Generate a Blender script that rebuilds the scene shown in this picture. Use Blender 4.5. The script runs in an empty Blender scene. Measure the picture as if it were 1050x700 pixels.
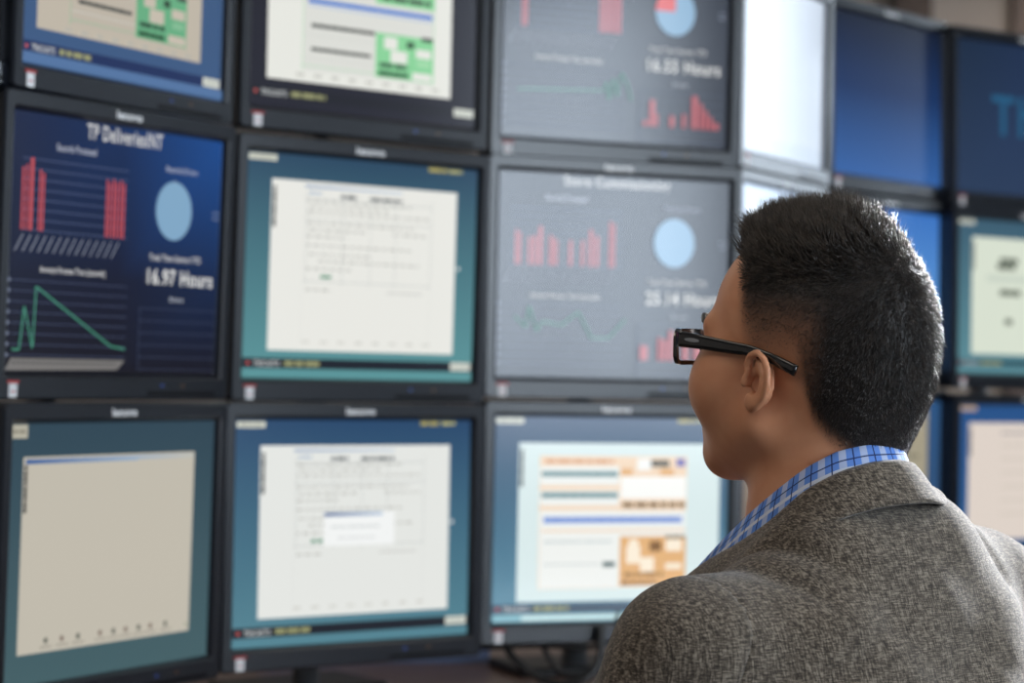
import bpy, math, random
import numpy as np
from mathutils import Matrix, Vector
random.seed(7)
rng = np.random.default_rng(7)
scn = bpy.context.scene
COL = scn.collection

# ------------------------------------------------------------------ camera
EYE = 1.20                                   # camera height above the floor
pitch, roll = math.radians(0.86), math.radians(1.15)
cam_d = bpy.data.cameras.new('camera'); cam = bpy.data.objects.new('camera', cam_d); COL.objects.link(cam)
cp, sp, cr, sr = math.cos(pitch), math.sin(pitch), math.cos(roll), math.sin(roll)
CM = np.array([[cr, 0, sr], [0, 1, 0], [-sr, 0, cr]]) @ np.array([[1, 0, 0], [0, cp, sp], [0, -sp, cp]])
m = Matrix.Identity(4)
for r_ in range(3):
    m[r_][0] = CM[0][r_]; m[r_][1] = CM[2][r_]; m[r_][2] = -CM[1][r_]
m[2][3] = EYE
cam.matrix_world = m
cam_d.sensor_width = 36.0
cam_d.lens = 75.43
cam_d.clip_start = 0.05
cam_d.dof.use_dof = True
cam_d.dof.focus_distance = 1.74
cam_d.dof.aperture_fstop = 5.3
scn.camera = cam

# ------------------------------------------------------------------ light and exposure
scn.view_settings.view_transform = 'Standard'
scn.view_settings.look = 'None'
scn.view_settings.exposure = 0.0
scn.view_settings.gamma = 1.0
scn.view_settings.use_curve_mapping = False
w = bpy.data.worlds.new('world'); scn.world = w; w.use_nodes = True
w.node_tree.nodes['Background'].inputs[0].default_value = (0.80, 0.86, 1.0, 1)
w.node_tree.nodes['Background'].inputs[1].default_value = 0.16

def area(name, loc, rot, sx, sy, radiance, col):
    d = bpy.data.lights.new(name, 'AREA'); d.shape = 'RECTANGLE'; d.size = sx; d.size_y = sy
    d.color = col; d.energy = radiance * math.pi * sx * sy
    o = bpy.data.objects.new(name, d); COL.objects.link(o); o.location = loc; o.rotation_euler = rot
    return o
WX = 3.2                                     # inner face of the window wall
WINS = [(-1.7, 0.75, 0.95, 2.55), (2.3, 3.05, 0.95, 2.55), (5.15, 6.02, 0.95, 2.75)]
for i, (y0, y1, z0, z1) in enumerate(WINS):
    area('window_daylight', (WX + 0.16, (y0 + y1) / 2, (z0 + z1) / 2), (0, math.radians(90), 0), z1 - z0, y1 - y0,
         (13.0, 5.0, 13.0)[i], (0.76, 0.88, 1.0))
sd_ = bpy.data.lights.new('sun', 'SUN'); sd_.energy = 16.0; sd_.angle = math.radians(8); sd_.color = (0.95, 0.97, 1.0)
sun = bpy.data.objects.new('sun', sd_); COL.objects.link(sun)
sun.rotation_euler = Vector((2.93, 3.75, 1.20)).to_track_quat('Z', 'Y').to_euler()
CEIL = 2.95
LAMPS = [(-1.4, 0.2), (-1.4, 1.7), (0.9, 0.1), (-1.0, 3.6), (1.6, 2.6), (2.2, 6.9)]
for x, y in LAMPS:
    area('ceiling_panel_light', (x, y, CEIL - 0.035), (0, 0, 0), 0.56, 1.16, 2.4 if x < 0 and y < 2 else (8.0 if y > 5 else 1.2), (1.0, 0.87, 0.72))  # unseen far panel, set and boosted to brighten the back wall

# ------------------------------------------------------------------ helpers
def lin(c):
    c = np.array(c, float) / 255.0
    return tuple(np.where(c <= 0.04045, c / 12.92, ((c + 0.055) / 1.055) ** 2.4))

def mat(name, col, rough=0.5, metal=0.0, spec=0.5, emit=None, es=1.0, coat=0.0):
    M = bpy.data.materials.new(name); M.use_nodes = True
    b = M.node_tree.nodes['Principled BSDF']
    b.inputs['Base Color'].default_value = (*col, 1); b.inputs['Roughness'].default_value = rough
    b.inputs['Metallic'].default_value = metal; b.inputs['Specular IOR Level'].default_value = spec
    b.inputs['Coat Weight'].default_value = coat
    if emit:
        b.inputs['Emission Color'].default_value = (*emit, 1); b.inputs['Emission Strength'].default_value = es
    return M

def nodes(M):
    nt = M.node_tree
    return nt, nt.nodes['Principled BSDF'], (lambda t: nt.nodes.new(t)), (lambda a, b: nt.links.new(a, b))

def noise_tint(M, ca, cb, scale, detail=4, stretch=(1, 1, 1), bump=0.0, dist=0.002, lo=0.35, hi=0.65):
    nt, b, N, L = nodes(M)
    tc = N('ShaderNodeTexCoord'); mp = N('ShaderNodeMapping'); mp.inputs['Scale'].default_value = stretch
    nz = N('ShaderNodeTexNoise'); nz.inputs['Scale'].default_value = scale; nz.inputs['Detail'].default_value = detail
    rp = N('ShaderNodeValToRGB'); rp.color_ramp.elements[0].position = lo; rp.color_ramp.elements[1].position = hi
    rp.color_ramp.elements[0].color = (*ca, 1); rp.color_ramp.elements[1].color = (*cb, 1)
    L(tc.outputs['Object'], mp.inputs[0]); L(mp.outputs[0], nz.inputs['Vector']); L(nz.outputs[0], rp.inputs[0])
    L(rp.outputs[0], b.inputs['Base Color'])
    if bump:
        bp = N('ShaderNodeBump'); bp.inputs['Strength'].default_value = bump; bp.inputs['Distance'].default_value = dist
        L(nz.outputs[0], bp.inputs['Height']); L(bp.outputs[0], b.inputs['Normal'])
    return M

def mesh_obj(name, V, F, material, parent=None, smooth=False, kind=None):
    me = bpy.data.meshes.new(name)
    me.from_pydata([tuple(map(float, v)) for v in V], [], [tuple(int(i) for i in f) for f in F])
    me.update()
    if smooth: me.polygons.foreach_set('use_smooth', [True] * len(me.polygons))
    if material: me.materials.append(material)
    o = bpy.data.objects.new(name, me); COL.objects.link(o)
    if parent: o.parent = parent
    if kind: o['kind'] = kind
    return o

def fast_mesh(name, V, quads=None, tris=None):
    me = bpy.data.meshes.new(name)
    V = np.asarray(V, np.float32); parts = []
    nq = 0 if quads is None else len(quads); ntr = 0 if tris is None else len(tris)
    me.vertices.add(len(V)); me.vertices.foreach_set('co', V.ravel())
    li = np.concatenate([np.asarray(a).ravel() for a in (quads, tris) if a is not None and len(a)])
    me.loops.add(len(li)); me.loops.foreach_set('vertex_index', li.astype(np.int32))
    ls = np.concatenate([np.arange(nq) * 4, nq * 4 + np.arange(ntr) * 3]).astype(np.int32)
    me.polygons.add(nq + ntr); me.polygons.foreach_set('loop_start', ls)
    me.polygons.foreach_set('use_smooth', np.ones(nq + ntr, bool))
    me.update(calc_edges=True); me.validate()
    return me

def link(name, me, material=None, parent=None):
    o = bpy.data.objects.new(name, me); COL.objects.link(o)
    if material and not me.materials: me.materials.append(material)
    if parent: o.parent = parent
    return o

def tag(o, label, cat, group=None):
    o['label'] = label; o['category'] = cat
    if group: o['group'] = group
    return o

def empty(name, loc=(0, 0, 0), rot=(0, 0, 0)):
    o = bpy.data.objects.new(name, None); COL.objects.link(o); o.location = loc; o.rotation_euler = rot
    o.empty_display_size = 0.1
    return o

def rrect(x0, x1, z0, z1, r, y, seg=4):
    pts = []
    for cx, cz, a0 in ((x1 - r, z1 - r, 0), (x0 + r, z1 - r, 90), (x0 + r, z0 + r, 180), (x1 - r, z0 + r, 270)):
        for s in range(seg + 1):
            a = math.radians(a0 + 90 * s / seg); pts.append((cx + r * math.cos(a), y, cz + r * math.sin(a)))
    return pts

def loft(rings, cap0=False, cap1=False, closed=True):
    V = []; F = []; n = len(rings[0])
    for r in rings: V += list(r)
    for i in range(len(rings) - 1):
        for j in range(n if closed else n - 1):
            k = (j + 1) % n
            F.append((i * n + j, i * n + k, (i + 1) * n + k, (i + 1) * n + j))
    if cap0: F.append(tuple(range(n - 1, -1, -1)))
    if cap1: F.append(tuple((len(rings) - 1) * n + j for j in range(n)))
    return V, F

def box(x0, x1, y0, y1, z0, z1, b=0.0):
    if b <= 0:
        V = [(x, y, z) for x in (x0, x1) for y in (y0, y1) for z in (z0, z1)]
        F = [(0, 1, 3, 2), (4, 6, 7, 5), (0, 4, 5, 1), (2, 3, 7, 6), (0, 2, 6, 4), (1, 5, 7, 3)]
        return V, F
    rings = [rrect(x0 + b, x1 - b, z0 + b, z1 - b, b, y0, 3), rrect(x0, x1, z0, z1, b, y0 + b, 3),
             rrect(x0, x1, z0, z1, b, y1 - b, 3), rrect(x0 + b, x1 - b, z0 + b, z1 - b, b, y1, 3)]
    return loft(rings, True, True)

def join(*parts):
    V = []; F = []
    for v, f in parts:
        o = len(V); V += list(v); F += [tuple(i + o for i in q) for q in f]
    return V, F

def tube(pts, r, n=8, caps=True):
    pts = [Vector(p) for p in pts]; rings = []
    up = Vector((0, 0, 1))
    for i, p in enumerate(pts):
        d = (pts[min(i + 1, len(pts) - 1)] - pts[max(i - 1, 0)]).normalized()
        a = d.cross(up)
        if a.length < 1e-3: a = d.cross(Vector((1, 0, 0)))
        a.normalize(); b = d.cross(a).normalized()
        rr = r[i] if isinstance(r, (list, tuple)) else r
        rings.append([tuple(p + (a * math.cos(t) + b * math.sin(t)) * rr) for t in (2 * math.pi * k / n for k in range(n))])
    return loft(rings, caps, caps)

def catmull(P, n=8):
    P = [np.array(p, float) for p in P]; out = []
    Q = [2 * P[0] - P[1]] + P + [2 * P[-1] - P[-2]]
    for i in range(1, len(Q) - 2):
        for s in range(n):
            t = s / n
            out.append(0.5 * ((2 * Q[i]) + (Q[i + 1] - Q[i - 1]) * t + (2 * Q[i - 1] - 5 * Q[i] + 4 * Q[i + 1] - Q[i + 2]) * t * t
                              + (3 * Q[i] - Q[i - 1] - 3 * Q[i + 1] + Q[i + 2]) * t ** 3))
    out.append(P[-1]); return out

def text_mesh(s, bold=.018):
    cu = bpy.data.curves.new('lettering', 'FONT'); cu.body = s; cu.resolution_u = 3; cu.offset = bold; cu.space_character = 1.12
    o = bpy.data.objects.new('lettering', cu); COL.objects.link(o)
    dg = bpy.context.evaluated_depsgraph_get()
    me = bpy.data.meshes.new_from_object(o.evaluated_get(dg))
    V = np.array([v.co[:2] for v in me.vertices]); F = [tuple(p.vertices) for p in me.polygons]
    bpy.data.objects.remove(o); bpy.data.curves.remove(cu); bpy.data.meshes.remove(me)
    return V, F
_tc = {}
def lettering(s):
    if s not in _tc:
        V, F = text_mesh(s, .034 if s == 'lenovo' else .018); lo, hi = V.min(0), V.max(0); _tc[s] = ((V - lo) / (hi - lo), F, (hi - lo))
    return _tc[s]

# ------------------------------------------------------------------ room shell
m_floor = noise_tint(mat('carpet', (0.08, 0.08, 0.09), 0.9), (0.06, 0.06, 0.07), (0.11, 0.11, 0.12), 180, bump=0.3)
m_ceil = mat('ceiling_paint', (0.62, 0.61, 0.58), 0.9)
m_wall = noise_tint(mat('wall_paint', (0.4, 0.35, 0.3), 0.85), (0.52, 0.45, 0.395), (0.57, 0.50, 0.44), 3)
m_dark = noise_tint(mat('dark_stained_wood', (0.06, 0.035, 0.025), 0.5), (0.05, 0.028, 0.02), (0.085, 0.05, 0.038), 14, stretch=(6, 6, 1))
m_white = mat('window_frame_paint', (0.7, 0.7, 0.7), 0.5)
def struct(name, V, F, M, parent=None):
    o = mesh_obj(name, V, F, M, parent)
    if not parent: o['kind'] = 'structure'
    return o
X0, Y0, Y1 = -4.2, -3.2, 8.4
struct('floor', *box(X0, WX, Y0, Y1, -0.1, 0), m_floor)
struct('ceiling', *box(X0, WX, Y0, Y1, CEIL, CEIL + 0.1), m_ceil)
struct('wall_back', *box(X0, WX + 0.25, Y1, Y1 + 0.15, 0, CEIL), m_wall)
struct('wall_left', *box(X0 - 0.15, X0, Y0, Y1, 0, CEIL), m_wall)
segs = []
ys = [Y0] + [v for wn in WINS for v in wn[:2]] + [Y1]
for a, b in zip(ys[0::2], ys[1::2]): segs.append(box(WX, WX + 0.15, a, b, 0, CEIL))
for y0, y1, z0, z1 in WINS:
    segs.append(box(WX, WX + 0.15, y0, y1, 0, z0)); segs.append(box(WX, WX + 0.15, y0, y1, z1, CEIL))
struct('wall_right', *join(*segs), mat('haze_cut_wall_paint', (0.13, 0.135, 0.15), 0.85))  # unseen wall painted dark to cut its haze in the screens
m_pane = bpy.data.materials.new('window_glass'); m_pane.use_nodes = True
nt = m_pane.node_tree; nt.nodes.clear()
_o = nt.nodes.new('ShaderNodeOutputMaterial'); _t = nt.nodes.new('ShaderNodeBsdfTransparent'); nt.links.new(_t.outputs[0], _o.inputs[0])
for i, (y0, y1, z0, z1) in enumerate(WINS):
    n = max(2, round((y1 - y0) / 0.8)); t = 0.05
    fr = [box(WX + 0.03, WX + 0.09, y0, y1, z0, z0 + t), box(WX + 0.03, WX + 0.09, y0, y1, z1 - t, z1)]
    xs = np.linspace(y0, y1, n + 1)
    for k, yy in enumerate(xs):
        a, b = max(yy - t / 2, y0), min(yy + t / 2, y1)
        fr.append(box(WX + 0.032, WX + 0.088, a, b, z0 + t, z1 - t))
    wo = struct('window_%d' % (i + 1), *join(*fr), m_white)
    for k in range(n): mesh_obj('pane', *box(WX + 0.055, WX + 0.061, xs[k] + t / 2, xs[k + 1] - t / 2, z0 + t, z1 - t), m_pane, wo)
    mesh_obj('window_sill', *box(WX - 0.06, WX + 0.03, y0 - 0.05, y1 + 0.05, z0 - 0.035, z0), m_white, wo)
m_lamp = mat('lamp_diffuser', (0.9, 0.9, 0.9), 0.6, emit=(1.0, 0.87, 0.72), es=2.0)
for i, (x, y) in enumerate(LAMPS):
    t = tag(empty('ceiling_light', (x, y, CEIL)), 'white rectangular ceiling light panel above the office', 'light', 'ceiling light panels')
    mesh_obj('light_frame', *join(box(-.3, .3, -.6, -.58, -.03, 0), box(-.3, .3, .58, .6, -.03, 0), box(-.3, -.28, -.58, .58, -.03, 0), box(.28, .3, -.58, .58, -.03, 0)), m_white, t)
    mesh_obj('diffuser', *box(-.28, .28, -.58, .58, -.02, -.005), m_lamp, t)
# dark wood pillar and far shelf unit against the beige wall, seen over the far monitors
p = struct('trim_1', *box(1.46, 1.60, Y1 - 0.12, Y1, 0, CEIL), m_dark)
p = struct('trim_2', *box(1.93, 2.25, Y1 - 0.06, Y1, 0, CEIL), noise_tint(mat('brown_panel', (0.2, 0.15, 0.13), 0.6), (0.19, 0.14, 0.12), (0.24, 0.18, 0.155), 10, stretch=(5, 5, 1)))

# ------------------------------------------------------------------ desk
DESK = 0.742
m_desk = noise_tint(mat('desk_wood', (0.1, 0.06, 0.045), 0.28), (0.11, 0.066, 0.05), (0.22, 0.135, 0.105), 9, stretch=(1, 9, 9), lo=0.3, hi=0.7)
m_black = mat('black_plastic', (0.012, 0.012, 0.013), 0.4)
m_steel = mat('grey_metal', (0.35, 0.36, 0.38), 0.4, metal=0.8)
desk = tag(empty('desk', (0.3, 3.4, 0)), 'long dark brown wooden desk under the banks of monitors', 'desk')
mesh_obj('worktop', *box(-1.5, 1.55, -1.33, 1.75, DESK - 0.035, DESK), m_desk, desk)
for sx in (-1.42, 1.42):
    for sy in (-1.0, 1.6): mesh_obj('leg', *box(sx - .035, sx + .035, sy - .035, sy + .035, 0, DESK - 0.035), m_steel, desk)
mesh_obj('modesty_panel', *box(-1.38, 1.38, 1.63, 1.65, 0.2, DESK - 0.035), m_desk, desk)

# ------------------------------------------------------------------ monitors
SW, SH = 0.376, 0.301
BS, BT, BB = 0.020, 0.0235, 0.0315
m_bez = noise_tint(mat('dark_bezel_plastic', (0.02, 0.021, 0.026), 0.29, spec=0.5), (0.007, 0.009, 0.014), (0.011, 0.014, 0.021), 900, bump=0.06, dist=0.0004)
m_case = mat('dark_casing_plastic', (0.015, 0.015, 0.017), 0.5)
m_logo = mat('silver_white_lettering', (0.95, 0.95, 0.95), 0.35)
m_stick = mat('white_sticker', (0.85, 0.85, 0.86), 0.6)
m_red = mat('red_ink', (0.5, 0.03, 0.03), 0.6)
m_led = mat('blue_indicator', (0.02, 0.05, 0.2), 0.4, emit=(0.03, 0.06, 0.2), es=0.6)
m_amber = mat('amber_ink', (0.16, 0.08, 0.03), 0.5)
def screen_material():
    M = mat('lit_display', (0.004, 0.004, 0.005), 0.17)
    nt, b, N, L = nodes(M)
    a = N('ShaderNodeAttribute'); a.attribute_name = 'picture'
    L(a.outputs['Color'], b.inputs['Emission Color']); b.inputs['Emission Strength'].default_value = 1.0
    return M
m_scr = screen_material()

def bezel_mesh():
    ox0, ox1, oz0, oz1 = -SW / 2 - BS, SW / 2 + BS, -SH / 2 - BB, SH / 2 + BT
    ix0, ix1, iz0, iz1 = -SW / 2, SW / 2, -SH / 2, SH / 2
    e = 0.0025
    rings = [rrect(ox0, ox1, oz0, oz1, .007, .030), rrect(ox0, ox1, oz0, oz1, .007, -.005),
             rrect(ox0 + e, ox1 - e, oz0 + e, oz1 - e, .006, -.008),
             rrect(ix0 - .006, ix1 + .006, iz0 - .006, iz1 + .006, .003, -.008),
             rrect(ix0 - .004, ix1 + .004, iz0 - .004, iz1 + .004, .002, -.0065),
             rrect(ix0, ix1, iz0, iz1, .001, .0005)]
    return loft(rings)
def case_mesh():
    ox0, ox1, oz0, oz1 = -SW / 2 - BS, SW / 2 + BS, -SH / 2 - BB, SH / 2 + BT
    rings = [rrect(ox0 + .002, ox1 - .002, oz0 + .002, oz1 - .002, .006, .029), rrect(ox0 + .004, ox1 - .004, oz0 + .002, oz1 - .002, .008, .048),
             rrect(ox0 + .05, ox1 - .05, oz0 + .05, oz1 - .05, .02, .058), rrect(ox0 + .09, ox1 - .09, oz0 + .08, oz1 - .08, .02, .062)]
    return loft(rings, False, True)
def mk(name, vf, M):
    o = mesh_obj(name, *vf, M); me = o.data; bpy.data.objects.remove(o); return me
me_bez = mk('bezel', bezel_mesh(), m_bez); me_case = mk('back_casing', case_mesh(), m_case)
zb = -SH / 2 - BB
m_slot = mat('recessed_slot', (0.002, 0.002, 0.003), 0.6, spec=0.2)
me_strip = mk('button_strip', box(SW / 2 - .135, SW / 2 - .008, -.0088, -.0078, zb + .0055, zb + .0110), m_slot)
me_led = mk('indicator_mark', box(SW / 2 - .112, SW / 2 - .107, -.0088, -.0078, zb + .0165, zb + .0195), m_led)
me_amb = mk('button_mark', box(SW / 2 - .073, SW / 2 - .068, -.0088, -.0078, zb + .0165, zb + .0195), m_amber)
sx0 = -SW / 2 + .002
me_stick = mk('asset_sticker', box(sx0, sx0 + .0125, -.0088, -.0078, zb + .003, zb + .019), m_stick)
me_red = mk('red_print', join(box(sx0 - .003, sx0 + .0155, -.0090, -.0079, zb + .0195, zb + .0225), box(sx0 + .003, sx0 + .0095, -.0092, -.0087, zb + .009, zb + .0105)), m_red)
zt = SH / 2 + .0125
LV, LF, LD = lettering('lenovo')
me_logo = mk('logo', ([((v[0] - .5) * .046, -.0085, zt + (v[1] - .5) * .0105) for v in LV], LF), m_logo)

class Pic:
    """flat picture on one display; u right, v down, both 0..1"""
    def __init__(s): s.V = []; s.F = []; s.C = []; s.n = 0
    def poly(s, pts, cols):
        y = -0.00006 * s.n; s.n += 1; o = len(s.V)
        if not isinstance(cols, list): cols = [cols] * len(pts)
        for (u, v), c in zip(pts, cols):
            s.V.append(((u - .5) * SW, y, (.5 - v) * SH)); s.C.append((*c, 1.0))
        s.F.append(tuple(range(o + len(pts) - 1, o - 1, -1)))
    def rect(s, u0, v0, u1, v1, c, c2=None, c3=None, c4=None):
        a = lin(c); b = lin(c2) if c2 else a
        s.poly([(u0, v0), (u1, v0), (u1, v1), (u0, v1)], [a, lin(c3) if c3 else a, lin(c4) if c4 else b, b])
    def line(s, pts, w, c):
        for (a, b), (p, q) in zip(pts[:-1], pts[1:]):
            d = np.array([(p - a) * SW, (q - b) * SH]); l = np.hypot(*d) or 1; nx, ny = -d[1] / l * w / 2 / SW, d[0] / l * w / 2 / SH
            s.poly([(a + nx, b + ny), (p + nx, q + ny), (p - nx, q - ny), (a - nx, b - ny)][::-1], lin(c)); s.n -= 1
        s.n += 1
    def disc(s, u, v, ru, rv, c, a0=0, a1=360):
        n = 40; P = [(u, v)] if a1 - a0 < 360 else []
        for k in range(n + 1):
            t = math.radians(a0 + (a1 - a0) * k / n); P.append((u + ru * math.sin(t), v - rv * math.cos(t)))
        if a1 - a0 >= 360: P = P[:-1]
        s.poly(P, lin(c))
    def text(s, t, u0, u1, v, h, c):
        V, F, d = lettering(t); y = -0.00006 * s.n; s.n += 1; o = len(s.V)
        for a, b in V:
            s.V.append(((u0 + (u1 - u0) * a - .5) * SW, y, (.5 - (v + h * (.5 - b))) * SH)); s.C.append((*lin(c), 1))
        s.F += [tuple(o + i for i in f) for f in F]
    def scrib(s, u0, u1, v, h, c, n=None, gap=.35):
        u = u0
        while u < u1:
            l = h * SH / SW * random.uniform(1.2, 4.0); s.rect(u, v - h / 2, min(u + l, u1), v + h / 2, c); s.n -= 1; u += l + h * gap
        s.n += 1
    def build(s, parent):
        me = bpy.data.meshes.new('screen'); me.from_pydata(s.V, [], s.F); me.update()
        at = me.color_attributes.new('picture', 'FLOAT_COLOR', 'POINT')
        at.data.foreach_set('color', np.array(s.C, np.float32).ravel())
        me.materials.append(m_scr); return link('screen', me, None, parent)

GREY = (150, 160, 180)
def dashboard(title, bars, pie_red, hours, line, errs, grid_err=False, c0=(20, 32, 64), corner=(28, 74, 140), low=(22, 21, 30)):
    p = Pic(); TX = (205, 205, 205)
    mid = tuple((a + b) // 2 for a, b in zip(c0, low)); p.rect(0, 0, .5, .62, c0, mid, tuple((2 * a + b) // 3 for a, b in zip(c0, corner)), mid)
    p.n = 0; p.rect(.5, 0, 1, .62, tuple((2 * a + b) // 3 for a, b in zip(c0, corner)), mid, corner, tuple((3 * a + b) // 4 for a, b in zip(mid, corner)))
    p.n = 0; p.rect(0, .62, .5, 1, mid, low, mid, low); p.n = 0; p.rect(.5, .62, 1, 1, mid, low, tuple((3 * a + b) // 4 for a, b in zip(mid, corner)), low); p.n = 1
    p.text(title, *( (.329, .69) if len(title) < 17 else (.274, .733)), .04, .062, TX)
    p.text('Records Processed', .197, .375, .12, .03, (170, 175, 190))
    for k in range(8): p.rect(.05, .176 + k * .039, .53, .179 + k * .039, (84, 98, 134)); p.n -= 1
    p.n += 1
    for a, b, v in bars: 
        n_ = max(1, round((b - a) / .016)); w_ = (b - a) / n_
        for k in range(n_): p.rect(a + k * w_, v + .012 * ((k * 7) % 3), a + (k + .6) * w_, .452, (188, 80, 86))
    for k in range(14):
        u = .06 + k * .033; p.line([(u, .47), (u - .033, .535)], .0013, (150, 155, 170))
    p.text('Records Errors', .71, .868, .146, .026, (165, 172, 190))
    p.disc(.755, .318, .09, .122, (128, 166, 196))
    if pie_red: p.disc(.755, .318, .09, .122, (214, 84, 84), 270, 360)
    p.rect(.752, .19, .757, .2, GREY)
    p.rect(.955, .305, .985, .309, GREY); p.rect(.955, .33, .985, .334, GREY)
    p.text('Total Time Savings YTD', .64, .9, .52, .034, TX)
    p.text(hours, .635, .966, .596, .066, (222, 222, 220))
    p.text('Errors', .75, .817, .686, .022, (175, 180, 190))
    p.text('Average Process Time (seconds)', .135, .43, .603, .032, TX)
    for k in range(8): p.rect(.018, .645 + k * .041, .537, .6475 + k * .041, (76, 86, 116)); p.n -= 1
    for k in range(8): p.rect(.0, .640 + k * .041, .010, .652 + k * .041, (120, 130, 150)); p.n -= 1
    p.n += 1
    p.line(line, .0019, (74, 150, 124))
    if grid_err:
        p.poly([(.024, .945), (.538, .945), (.5, .984), (.0, .992)], lin((118, 116, 114)))
        for k in range(22):
            p.rect(.03 + k * .0215, .955, .042 + k * .0215, .968, (88, 86, 86)); p.n -= 1
        p.n += 1
    for k in range(6): p.rect(.6, .728 + k * .05, .99, .7302 + k * .05, (66, 76, 104)); p.n -= 1
    p.n += 1
    p.rect(.6, .728, .6022, .981, (66, 76, 104))
    for a, b, v in errs: p.rect(a, v, b - .004, .905, (176, 72, 78))
    return p

def desktop(bg, bg2, win=None, wc=(232, 232, 226), task=(28, 34, 44), strip=None, box_c=(214, 216, 200), yellow=True, bl=.1, br=.908, vt=.113, vb=.876, taskbar=True, sidebar=True):
    p = Pic(); p.rect(0, 0, 1, 1, bg, bg2)
    if box_c: p.rect(.004, .008, .118, .034, box_c); p.scrib(.015, .105, .021, .012, tuple(int(v * .8) for v in box_c))
    if yellow: p.scrib(.775, .86, .014, .018, (170, 160, 90)); p.scrib(.87, .93, .014, .014, (190, 186, 120))
    p.rect(bl, vt, br, vb, wc)
    if sidebar:
        p.rect(bl + .004, vt + .03, bl + .02, vt + .215, tuple(int(v * .8) for v in wc))
        for k in range(9): p.rect(bl + .006, vt + .034 + k * .02, bl + .018, vt + (.051 if k % 3 else .045) + k * .02, (30, 34, 38)); p.n -= 1
        p.n += 1
    if taskbar:
        p.rect(0, .912, 1, .957, task)
        p.disc(.023, .935, .0065, .008, (200, 96, 92))
        p.text('TRICAST5', .046, .152, .936, .026, (200, 204, 204)); p.scrib(.172, .32, .934, .022, (150, 152, 110))
        p.rect(.9, .914, .992, .951, (212, 216, 206)); p.scrib(.91, .985, .932, .014, (180, 184, 176))
    return p

def form(p, u0, u1, rows=True, dialog=False):
    g = (186, 190, 188)
    p.rect(.237, .132, .66, .14, (92, 128, 178), (92, 128, 178), (190, 205, 222), (190, 205, 222))
    p.scrib(.255, .31, .165, .012, (170, 186, 204)); p.scrib(.39, .462, .173, .018, (104, 108, 112)); p.scrib(.516, .66, .174, .017, (112, 116, 118))
    for v, a, b in ((.2, .25, .7), (.225, .26, .6), (.25, .25, .78), (.3, .25, .72), (.33, .26, .5), (.33, .62, .78), (.36, .25, .42), (.4, .25, .7), (.44, .26, .52), (.47, .3, .74), (.505, .25, .44), (.6, .25, .36)):
        p.scrib(a, b, v, .010, (190, 190, 184), gap=1.2)
    for u in (.245, .4, .52, .63, .79): p.rect(u, .16, u + .002, .58, g)
    for v in (.19, .28, .56): p.rect(.235, v, .79, v + .003, g)
    p.rect(.235, .16, .2365, .85, (216, 217, 214)); p.rect(.79, .58, .7915, .85, (216, 217, 214))
    p.scrib(.309, .358, .54, .016, (92, 150, 122))
    p.scrib(.6, .76, .6, .01, (206, 206, 202))
    for k in range(8): p.scrib(.24 + k * .075, .27 + k * .075, .835, .012, (205, 205, 198))
    p.rect(.912, .463, .924, .479, (214, 220, 220))
    if dialog:
        p.rect(.362, .415, .662, .565, (242, 244, 243)); p.rect(.362, .415, .61, .432, (58, 92, 148), (58, 92, 148), (190, 206, 224), (190, 206, 224))
        p.scrib(.39, .6, .48, .012, (214, 218, 218)); p.scrib(.42, .58, .53, .012, (222, 224, 224))
    return p

def report(p, green, light, frame, wc):
    dk = (70, 74, 72)
    p.rect(.215, .14, .80, .82, tuple(int(v * .96) for v in wc))
    for a in ((.215, .14, .218, .82), (.797, .14, .80, .82), (.215, .14, .8, .143), (.215, .795, .54, .798)): p.rect(*a, light)
    p.rect(.225, .16, .79, .2, light); p.scrib(.24, .5, .18, .018, dk)
    p.rect(.225, .22, .53, .30, (222, 222, 214)); p.scrib(.24, .5, .26, .02, dk)
    p.rect(.53, .16, .80, .47, green)
    for a in ((.545, .20, .62, .28), (.64, .22, .7, .3), (.72, .19, .785, .25), (.56, .32, .78, .4)): p.rect(*a, wc)
    p.scrib(.56, .78, .44, .022, dk)
    p.rect(.235, .492, .79, .513, (78, 126, 206)); p.rect(.235, .522, .79, .528, (170, 190, 222))
    p.scrib(.25, .527, .613, .018, dk, gap=.12); p.scrib(.25, .512, .72, .016, dk, gap=.12)
    p.rect(.222, .655, .53, .658, (206, 206, 200)); p.rect(.222, .76, .53, .763, (206, 206, 200))
    p.rect(.532, .605, .795, .81, green)
    p.rect(.57, .62, .63, .675, wc); p.rect(.60, .68, .675, .735, wc); p.rect(.715, .66, .785, .70, wc); p.rect(.70, .77, .79, .805, wc); p.rect(.72, .715, .78, .74, light)
    p.rect(.672, .63, .705, .66, (52, 74, 60)); p.rect(.74, .60, .79, .62, dk)
    p.scrib(.55, .68, .752, .02, (52, 82, 64)); p.scrib(.545, .68, .79, .022, (52, 92, 66), gap=.1)
    for k in range(9): p.scrib(.19 + k * .075, .22 + k * .075, .842, .012, (176, 176, 168))
    return p

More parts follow.
